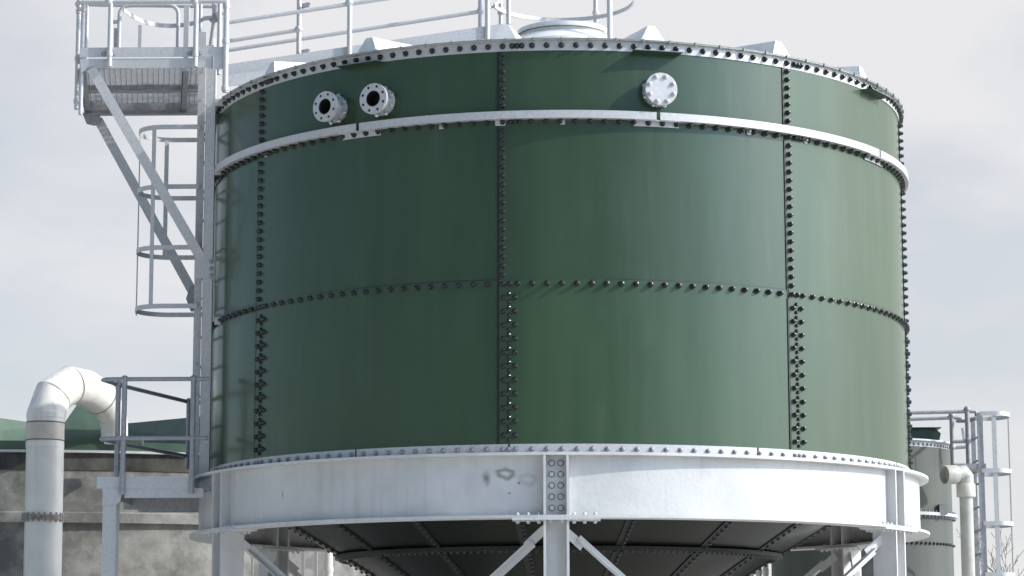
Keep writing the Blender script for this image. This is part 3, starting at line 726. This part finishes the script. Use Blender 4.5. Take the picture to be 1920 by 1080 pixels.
# ================================================================== WHITE OVERFLOW PIPE (left)
YP = 3.9
pp = thing('overflow_pipe', 'fat white plastic pipe bending over the rim of the concrete tank on the left', 'pipe', (at(85, 1000, YP).x, YP, 0))
def pw(x, y, Y): return at(x, y, Y)
rp = (at(120.5, 900, YP)-at(50.5, 900, YP)).length/2
b0 = at(85.5, 1000, YP); b0.z = 0.0
P = [b0, pw(85.5, 785, YP), pw(99, 742, YP+.1), pw(132, 722, YP+.3), pw(160, 728, YP+.55), pw(188, 746, YP+.9), pw(211, 778, YP+1.1), pw(214, 800, YP+1.2), pw(215, 829, YP+1.25)]
M().tube([P[0], P[1]], rp, 40).build('riser', pvc, pp, 40)
m = M(); m.tube([P[1]-V((0, 0, .01)), P[1]+V((0, 0, .02)), P[2], P[3], P[4], P[5], P[6], P[7], P[8]], [rp*1.0, rp*1.0, rp*1.0, rp, rp*1.0, rp*.97, rp*.78, rp*.76, rp*.74], 40)
bend = m.build('mitred_bend', pvc, pp, 26)
for (i, rr) in ((2, 1.0), (3, 1.0), (5, .975)):
    d = (P[i+1]-P[i-1]).normalized(); M().lathe([(rp*rr*1.035, -.006), (rp*rr*1.04, 0), (rp*rr*1.035, .006)], P[i], d, 40).build('weld_seam', jointm if i > 2 else pvcd, bend, 60)
zc1, zc0 = at(85, 793, YP).z, at(85, 826, YP).z
M().lathe([(rp*1.0, zc0), (rp*1.015, zc0), (rp*1.015, zc1), (rp, zc1)], (P[1].x, YP, 0), (0, 0, 1), 40).build('coupling', coupl, pp, 40)
for z in (zc0, zc1): M().lathe([(rp, z-.008), (rp*1.03, z-.005), (rp*1.03, z+.004), (rp, z+.008)], (P[1].x, YP, 0), (0, 0, 1), 40).build('joint_ring', jointm, pp, 40)
for z in (zc0-.05, zc1+.09): M().lathe([(rp, z-.04), (rp*1.02, z-.035), (rp*1.02, z+.03), (rp, z+.035)], (P[1].x, YP, 0), (0, 0, 1), 40).build('collar', pvc, pp, 40)
zfl = at(85, 971, YP).z
fl = M().lathe([(rp, -.03), (rp*1.12, -.03), (rp*1.12, -.004), (rp*1.1, 0), (rp*1.12, .004), (rp*1.12, .03), (rp, .03)], (P[1].x, YP, zfl), (0, 0, 1), 40).build('flange', rust, pp, 30)
m = M()
for k in range(20):
    a_ = 2*pi*k/20; q = V((P[1].x+rp*1.06*cos(a_), YP+rp*1.06*sin(a_), zfl)); m.tube([q-V((0, 0, .055)), q+V((0, 0, .055))], .012, 6)
m.build('flange_bolts', boltg, fl, 0)
# ================================================================== CONCRETE TANK (left, behind)
YC = 4.85; RT = 6.2
cx = at(-60, 900, YC).x; cc = V((cx, YC+RT, 0))
ct = thing('concrete_tank', 'wide stained round concrete tank with a folded green metal roof at the left', 'tank', cc)
zr_ = at(60, 843, YC).z; zd = at(60, 880, YC).z; zbt = at(60, 958, YC).z; zbb = at(60, 979, YC-.05).z
M().lathe([(RT, 0), (RT, zbb)], cc, (0, 0, 1), 140).build('lower_wall', concrete, ct, 30)
M().lathe([(RT, zbt), (RT, zd)], cc, (0, 0, 1), 140).build('upper_wall', concrete, ct, 30)
M().lathe([(RT, zbb+.0005), (RT+.07, zbb+.0005), (RT+.07, zbt-.02), (RT, zbt-.0005)], cc, (0, 0, 1), 140).build('wall_band', concrete, ct, 30)
M().lathe([(RT+.012, zd), (RT+.012, zr_-.03), (RT, zr_-.03)], cc, (0, 0, 1), 140).build('stained_rim', concdark, ct, 30)
M().lathe([(RT-.1, zr_-.03), (RT+.06, zr_-.03), (RT+.06, zr_), (RT-.1, zr_)], cc, (0, 0, 1), 140).build('coping', pgrey, ct, 30)
zev = at(60, 826, YC).z
rf = M().lathe([(RT+.02, zr_), (RT+.03, zr_+.11), (RT-.12, zr_+.115), (.3, zr_+.35), (.001, zr_+.36)], cc, (0, 0, 1), 140).build('cone_roof', greenroof, ct, 18)
e = at(158, 826, YC+.2); tr0 = math.atan2(e.x-cc.x, cc.y-e.y)
for k in range(-4, 6):
    t = tr0+R_(22.5)*k; tv = V((cos(t), sin(t), 0)); zz = zr_+.10
    r0, r1, r2 = RT-.14, RT-.42, 1.2; w0, w1 = .40, .09; h = .50
    A, B = cc+C(t, r0, zz)-tv*w0, cc+C(t, r0, zz)+tv*w0
    T1, T2 = cc+C(t, r1, zz+h)-tv*w1, cc+C(t, r1, zz+h)+tv*w1
    U1, U2 = cc+C(t, r2, zz+.70)-tv*.06, cc+C(t, r2, zz+.70)+tv*.06
    E1, E2 = cc+C(t, r2, zz+.02)-tv*.25, cc+C(t, r2, zz+.02)+tv*.25
    M().add([A, B, T2, T1, U1, U2, E1, E2], [(0, 1, 2, 3), (3, 2, 5, 4), (0, 3, 4, 6), (1, 7, 5, 2), (4, 5, 7, 6), (0, 6, 7, 1)]).build('roof_fold', greenroof, ct, 0)
e = at(252, 826, YC-.1); M().box(e, (.1, .02, 0), (0, .05, 0), (0, 0, .05)).build('gutter_end', greenroof, ct, 0)

# ================================================================== GREY TANK (right, behind)
YG = 6.0
gx0 = at(1447, 1060, YG).x; gx1 = at(1786.5, 1060, YG).x; rg_ = (gx1-gx0)/2; gc = V(((gx0+gx1)/2, YG, 0))
gt = thing('grey_tank', 'slender grey green cylindrical tank with bolted flanges behind the ring frame at right', 'tank', gc)
zg = at(1787, 836, YG).z
M().lathe([(rg_, 0), (rg_, zg-.02)], gc, (0, 0, 1), 90).build('tank_shell', greysh, gt, 30)
M().lathe([(rg_, zg-.03), (rg_+.055, zg-.02), (rg_+.055, zg), (.001, zg+.02)], gc, (0, 0, 1), 90).build('top_rim', pgrey, gt, 30)
def flring(z, dw, two, mt=pgrey, sz=.020, n=110):
    o = M().lathe([(rg_, z-.02), (rg_+dw, z-.018), (rg_+dw, z-.002), (rg_+dw*.93, z), (rg_+dw, z+.002), (rg_+dw, z+.018), (rg_, z+.02)], gc, (0, 0, 1), 90).build('flange_ring', mt, gt, 30)
    m = M()
    for k in range(n):
        a_ = 2*pi*k/n; q = gc+V((cos(a_)*(rg_+dw*.6), sin(a_)*(rg_+dw*.6), z))
        m.tube([q-V((0, 0, .045)), q+V((0, 0, .045))], sz*.5, 6)
    b = m.build('flange_bolt_row', boltg if two else capm, gt, 0); b['kind'] = 'stuff'
flring(at(1787, 971, YG).z, .06, True)
m = M()
for (y, mt) in ((845, boltg), (1025, capm)):
    m = M(); z = at(1786, y, YG).z
    for k in range(100):
        a_ = 2*pi*k/100; nn = V((cos(a_), sin(a_), 0)); m.inst(CAPS_[0], CAPS_[1], frame(gc+nn*(rg_+.001)+V((0, 0, z)), nn))
    m.ring(rg_, rg_+.006, z-.03, z+.03, 0, 2*pi, 90, gc) if mt is boltg else None
    b = m.build('bolt_band', mt, gt, 35); b['kind'] = 'stuff'
a_ = at(1764, 810, YG-.6); m = M(); x0 = at(1600, 810, YG-.6).x
m.add([(x0, YG-.6, zg+.01), (a_.x-.02, YG-.6, zg+.01), (a_.x, YG-.6, zg+.10), (a_.x-.06, YG-.6, a_.z+.04), (x0, YG-.6, a_.z+.03), (x0, YG+.4, zg+.01), (a_.x-.02, YG+.4, zg+.01), (a_.x, YG+.4, zg+.10), (a_.x-.06, YG+.4, a_.z+.04), (x0, YG+.4, a_.z+.03)],
      [(0, 1, 2, 3, 4), (9, 8, 7, 6, 5), (0, 5, 6, 1), (1, 6, 7, 2), (2, 7, 8, 3), (3, 8, 9, 4), (4, 9, 5, 0)])
m.box(((x0+a_.x)/2, YG-.1, a_.z+.05), ((a_.x-x0)/2, 0, 0), (0, .54, 0), (0, 0, .006))
m.build('dark_cover', shelfm, gt, 0)
z = at(1768, 955, YG-.6).z; M().box(at(1768, 955, YG-.75), (.05, 0, 0), (0, .06, 0), (0, 0, .06)).build('nozzle_plate', galvd, gt, 0)
# walkway railing by the grey tank
YK = 4.6
rr_ = thing('walkway_railing', 'grey tube railing beside the grey tank and the right hand caged ladder', 'railing', (at(1815, 880, YK).x, YK, at(1815, 880, YK).z))
def rtube(pts, r=.022, nm='rail'): return M().tube([at(*p) for p in pts], r, 10).build(nm, galvd, rr_, 60)
rtube([(1690, 774.5, YK), (1817, 771.5, YK), (1829, 771.5, YK), (1831, 780, YK)]); rtube([(1690, 786.5, YK+.7), (1786, 783.5, YK+.7), (1803, 783.5, YK+.7), (1804, 790, YK+.7), (1797, 790, YK+.7), (1815, 789, YK+.3), (1832, 784, YK)])
rtube([(1786, 828, YK), (1820, 827.5, YK)]); rtube([(1780, 840, YK+.7), (1813, 838, YK+.7)])
for (px, y0, y1, Y) in ((1816.5, 768, 880, YK), (1787, 780, 872, YK+.7)):
    p = at(px, y1, Y); q = V((p.x, p.y, at(px, y0, Y).z)); o = M().tube([p, q], .029, 12).build('post', galvd, rr_); M().ball(q, .042).build('ball_joint', galvd, o, 60)
    M().ball(V((p.x, p.y, at(px, 827 if Y == YK else 839, Y).z)), .042).build('ball_joint', galvd, o, 60)
p = at(1780, 879, YK); q = at(1838, 879, YK); M().bar(p, q, .8, .06).build('walkway_edge', galvd, rr_, 0)
p = at(1804, 802, YK+.3); q = at(1808, 828, YK+.3); M().bar(p, q, .03, .006).build('tag_strip', galv, rr_, 0)
# right caged ladder
YL = 4.2
lx = at(1845, 900, YL).x; rl = thing('caged_ladder', 'grey metal ladder with hooped safety cage at the far right edge', 'ladder', (lx, YL, 0))
z1 = at(1840, 775, YL).z
for (px, Y, w_) in ((1842, YL, .034), (1829, YL+.55, .026)):
    x = at(px, 950, Y).x; M().box((x, Y, z1/2+.01), (w_, 0, 0), (0, .006, 0), (0, 0, z1/2)).build('stile', galvd, rl, 0)
xA, xB = at(1842, 950, YL).x, at(1829, 950, YL+.55).x
z = .25
while z < z1-.1: M().tube([(xA, YL+.005, z), (xB, YL+.55, z)], .013, 8).build('rung', galvd, rl); z += .273
xe = at(1896, 900, YL+.27).x; cy2 = YL+.275
def rhoop(z):
    pts = [(xA, YL-.03, z)]; R2 = (xe-xA)*.52; xm = xe-R2
    pts += [(xm+R2*sin(a), cy2-.32*cos(a), z) for a in [pi*k/20 for k in range(21)]]+[(xB, YL+.58, z)]
    M().band([V(p) for p in pts], .05, .007).build('cage_hoop', galv, rl, 60)
for y in (775, 882, 981, 1077): rhoop(at(1860, y, YL-.04).z)
zt2, zb2 = at(1860, 775, YL).z, .9
for (px, Y) in ((1867, YL-.035), (1894, YL+.2)):
    x = at(px, 900, Y).x
    if px == 1894: M().box((x, Y, (zt2+zb2)/2), (.004, 0, 0), (0, .022, 0), (0, 0, (zt2-zb2)/2)).build('cage_strip', galv, rl, 0)
    else: M().box((x, Y, (zt2+zb2)/2), (.026, 0, 0), (0, .004, 0), (0, 0, (zt2-zb2)/2)).build('cage_strip', galv, rl, 0)
# cream vent pipe
YV = 2.6
vp = thing('vent_pipe', 'cream plastic vent pipe with double elbow in front of the right hand ladder', 'pipe', (at(1813, 1000, YV).x, YV, 0))
rv = (at(1826, 1000, YV)-at(1801, 1000, YV)).length/2; vx = at(1813.5, 1000, YV).x
M().tube([(vx, YV, 0), (vx, YV, at(1813, 925, YV).z)], rv, 28).build('riser', pvcd, vp, 40)
M().lathe([(rv*.98, at(1813, 932, YV).z), (rv*1.38, at(1813, 932, YV).z), (rv*1.42, at(1813, 930, YV).z), (rv*1.42, at(1813, 909, YV).z), (rv*1.3, at(1813, 907, YV).z), (rv*.9, at(1813, 907, YV).z)], (vx, YV, 0), (0, 0, 1), 28).build('socket', coupl, vp, 40)
el = M().tube([(vx, YV, at(1813, 909, YV).z), (vx, YV, at(1813, 894, YV).z), (vx-.03, YV-.005, at(1813, 888, YV).z), (vx-.09, YV-.03, at(1813, 889, YV).z), (vx-.16, YV-.06, at(1813, 890, YV).z)], [rv*1.2, rv*1.22, rv*1.2, rv*1.15, rv*1.15], 28).build('elbow', pvcd, vp, 40)
d = V((-1, -.42, -.06)).normalized(); c_ = V((vx-.105, YV-.04, at(1813, 890, YV).z))
M().lathe([(rv*1.1, -.0), (rv*1.38, .0), (rv*1.44, .012), (rv*1.44, .14), (rv*1.40, .155), (rv*1.3, .155), (rv*1.25, .09), (.001, .09)], c_, d, 28).build('outlet_socket', pvcd, vp, 40)

# ================================================================== PIPES AND POSTS SEEN UNDER THE TANK
def under(x0, x1, Y, ytop, label, mt=pvc, nm='standpipe', cat='pipe', square=False, group=None):
    p = at((x0+x1)/2, 1065, Y); r = (at(x1, 1065, Y)-at(x0, 1065, Y)).length/2; zt = at((x0+x1)/2, ytop, Y).z
    m = M()
    if square: m.box((p.x, p.y, zt/2), (r, 0, 0), (0, r, 0), (0, 0, zt/2))
    else: m.tube([(p.x, p.y, 0), (p.x, p.y, zt)], r, 20); m.lathe([(r, -.03), (r*1.15, -.03), (r*1.15, .03), (r, .03)], (p.x, p.y, at(p.x, 1058, Y).z if 0 else zt-.35), (0, 0, 1), 20)
    o = m.build(nm, mt, None, 35); return tag(o, label, cat, group)
under(565, 571.5, 4.6, 1010, 'thin light steel post behind the frame, the left one of the close pair', galv, 'steel_post', 'post', True)
under(589, 595, 4.6, 1010, 'thin light steel post behind the frame, beside the white standpipe', galv, 'steel_post', 'post', True)
under(607, 624, 4.7, 1012, 'white standpipe under the tank, left of the hopper cone', pvc)
under(471, 475, 4.0, 1015, 'slim white pipe behind the left leg, under the ring frame', pvc, 'thin_pipe')
under(1402, 1413, 6.5, 1020, 'white standpipe under the tank right of the hopper cone, leftmost of three', pvc, 'standpipe')
under(1417, 1428, 6.5, 1020, 'white standpipe under the tank right of the hopper cone, middle of three', pvc, 'standpipe')
under(1430, 1441, 6.9, 1020, 'white standpipe under the tank beside the dark tank edge, rightmost of three', pvc, 'standpipe')

# ================================================================== BARE TREES (right, far)
def tree(px, pytop, Y, seed, label):
    r = random.Random(seed); top = at(px, pytop, Y); h = top.z; base = V((top.x, Y, 0))
    root = thing('bare_tree', label, 'tree', base, 'bare trees at the right edge')
    tr = M(); tw = M()
    def br(p, d, l, rad_, depth):
        segs = 4; pts = [p]; q = p; dd = d.copy()
        for i in range(segs):
            dd = (dd+V((r.uniform(-.16, .16), r.uniform(-.16, .16), r.uniform(-.03, .16)))).normalized(); q = q+dd*l/segs; pts.append(q)
            if depth > 0 and (i >= 1 or depth < 4):
                for _ in range(1 if (depth != 2 or i < 3) else 2):
                    a = r.uniform(0, 2*pi); sd = (dd+V((cos(a), sin(a), .25))*r.uniform(.45, .8)).normalized()
                    br(q, sd, l*r.uniform(.5, .72), rad_*.52, depth-1)
        (tr if depth >= 3 else tw).tube(pts, [max(rad_*(1-.16*i), .009) for i in range(5)], 5 if depth < 3 else 8, False)
    br(base, V((0, 0, 1)), h*.52, h*.016, 4)
    tr.build('trunk', barkm, root, 50); tw.build('crown', barkm, root, 50)
tree(1938, 1028, 52, 3, 'bare leafless tree at the bottom right corner beyond the ladder cage')
tree(1995, 990, 60, 11, 'bare leafless tree cut by the right picture edge, mostly outside the view')
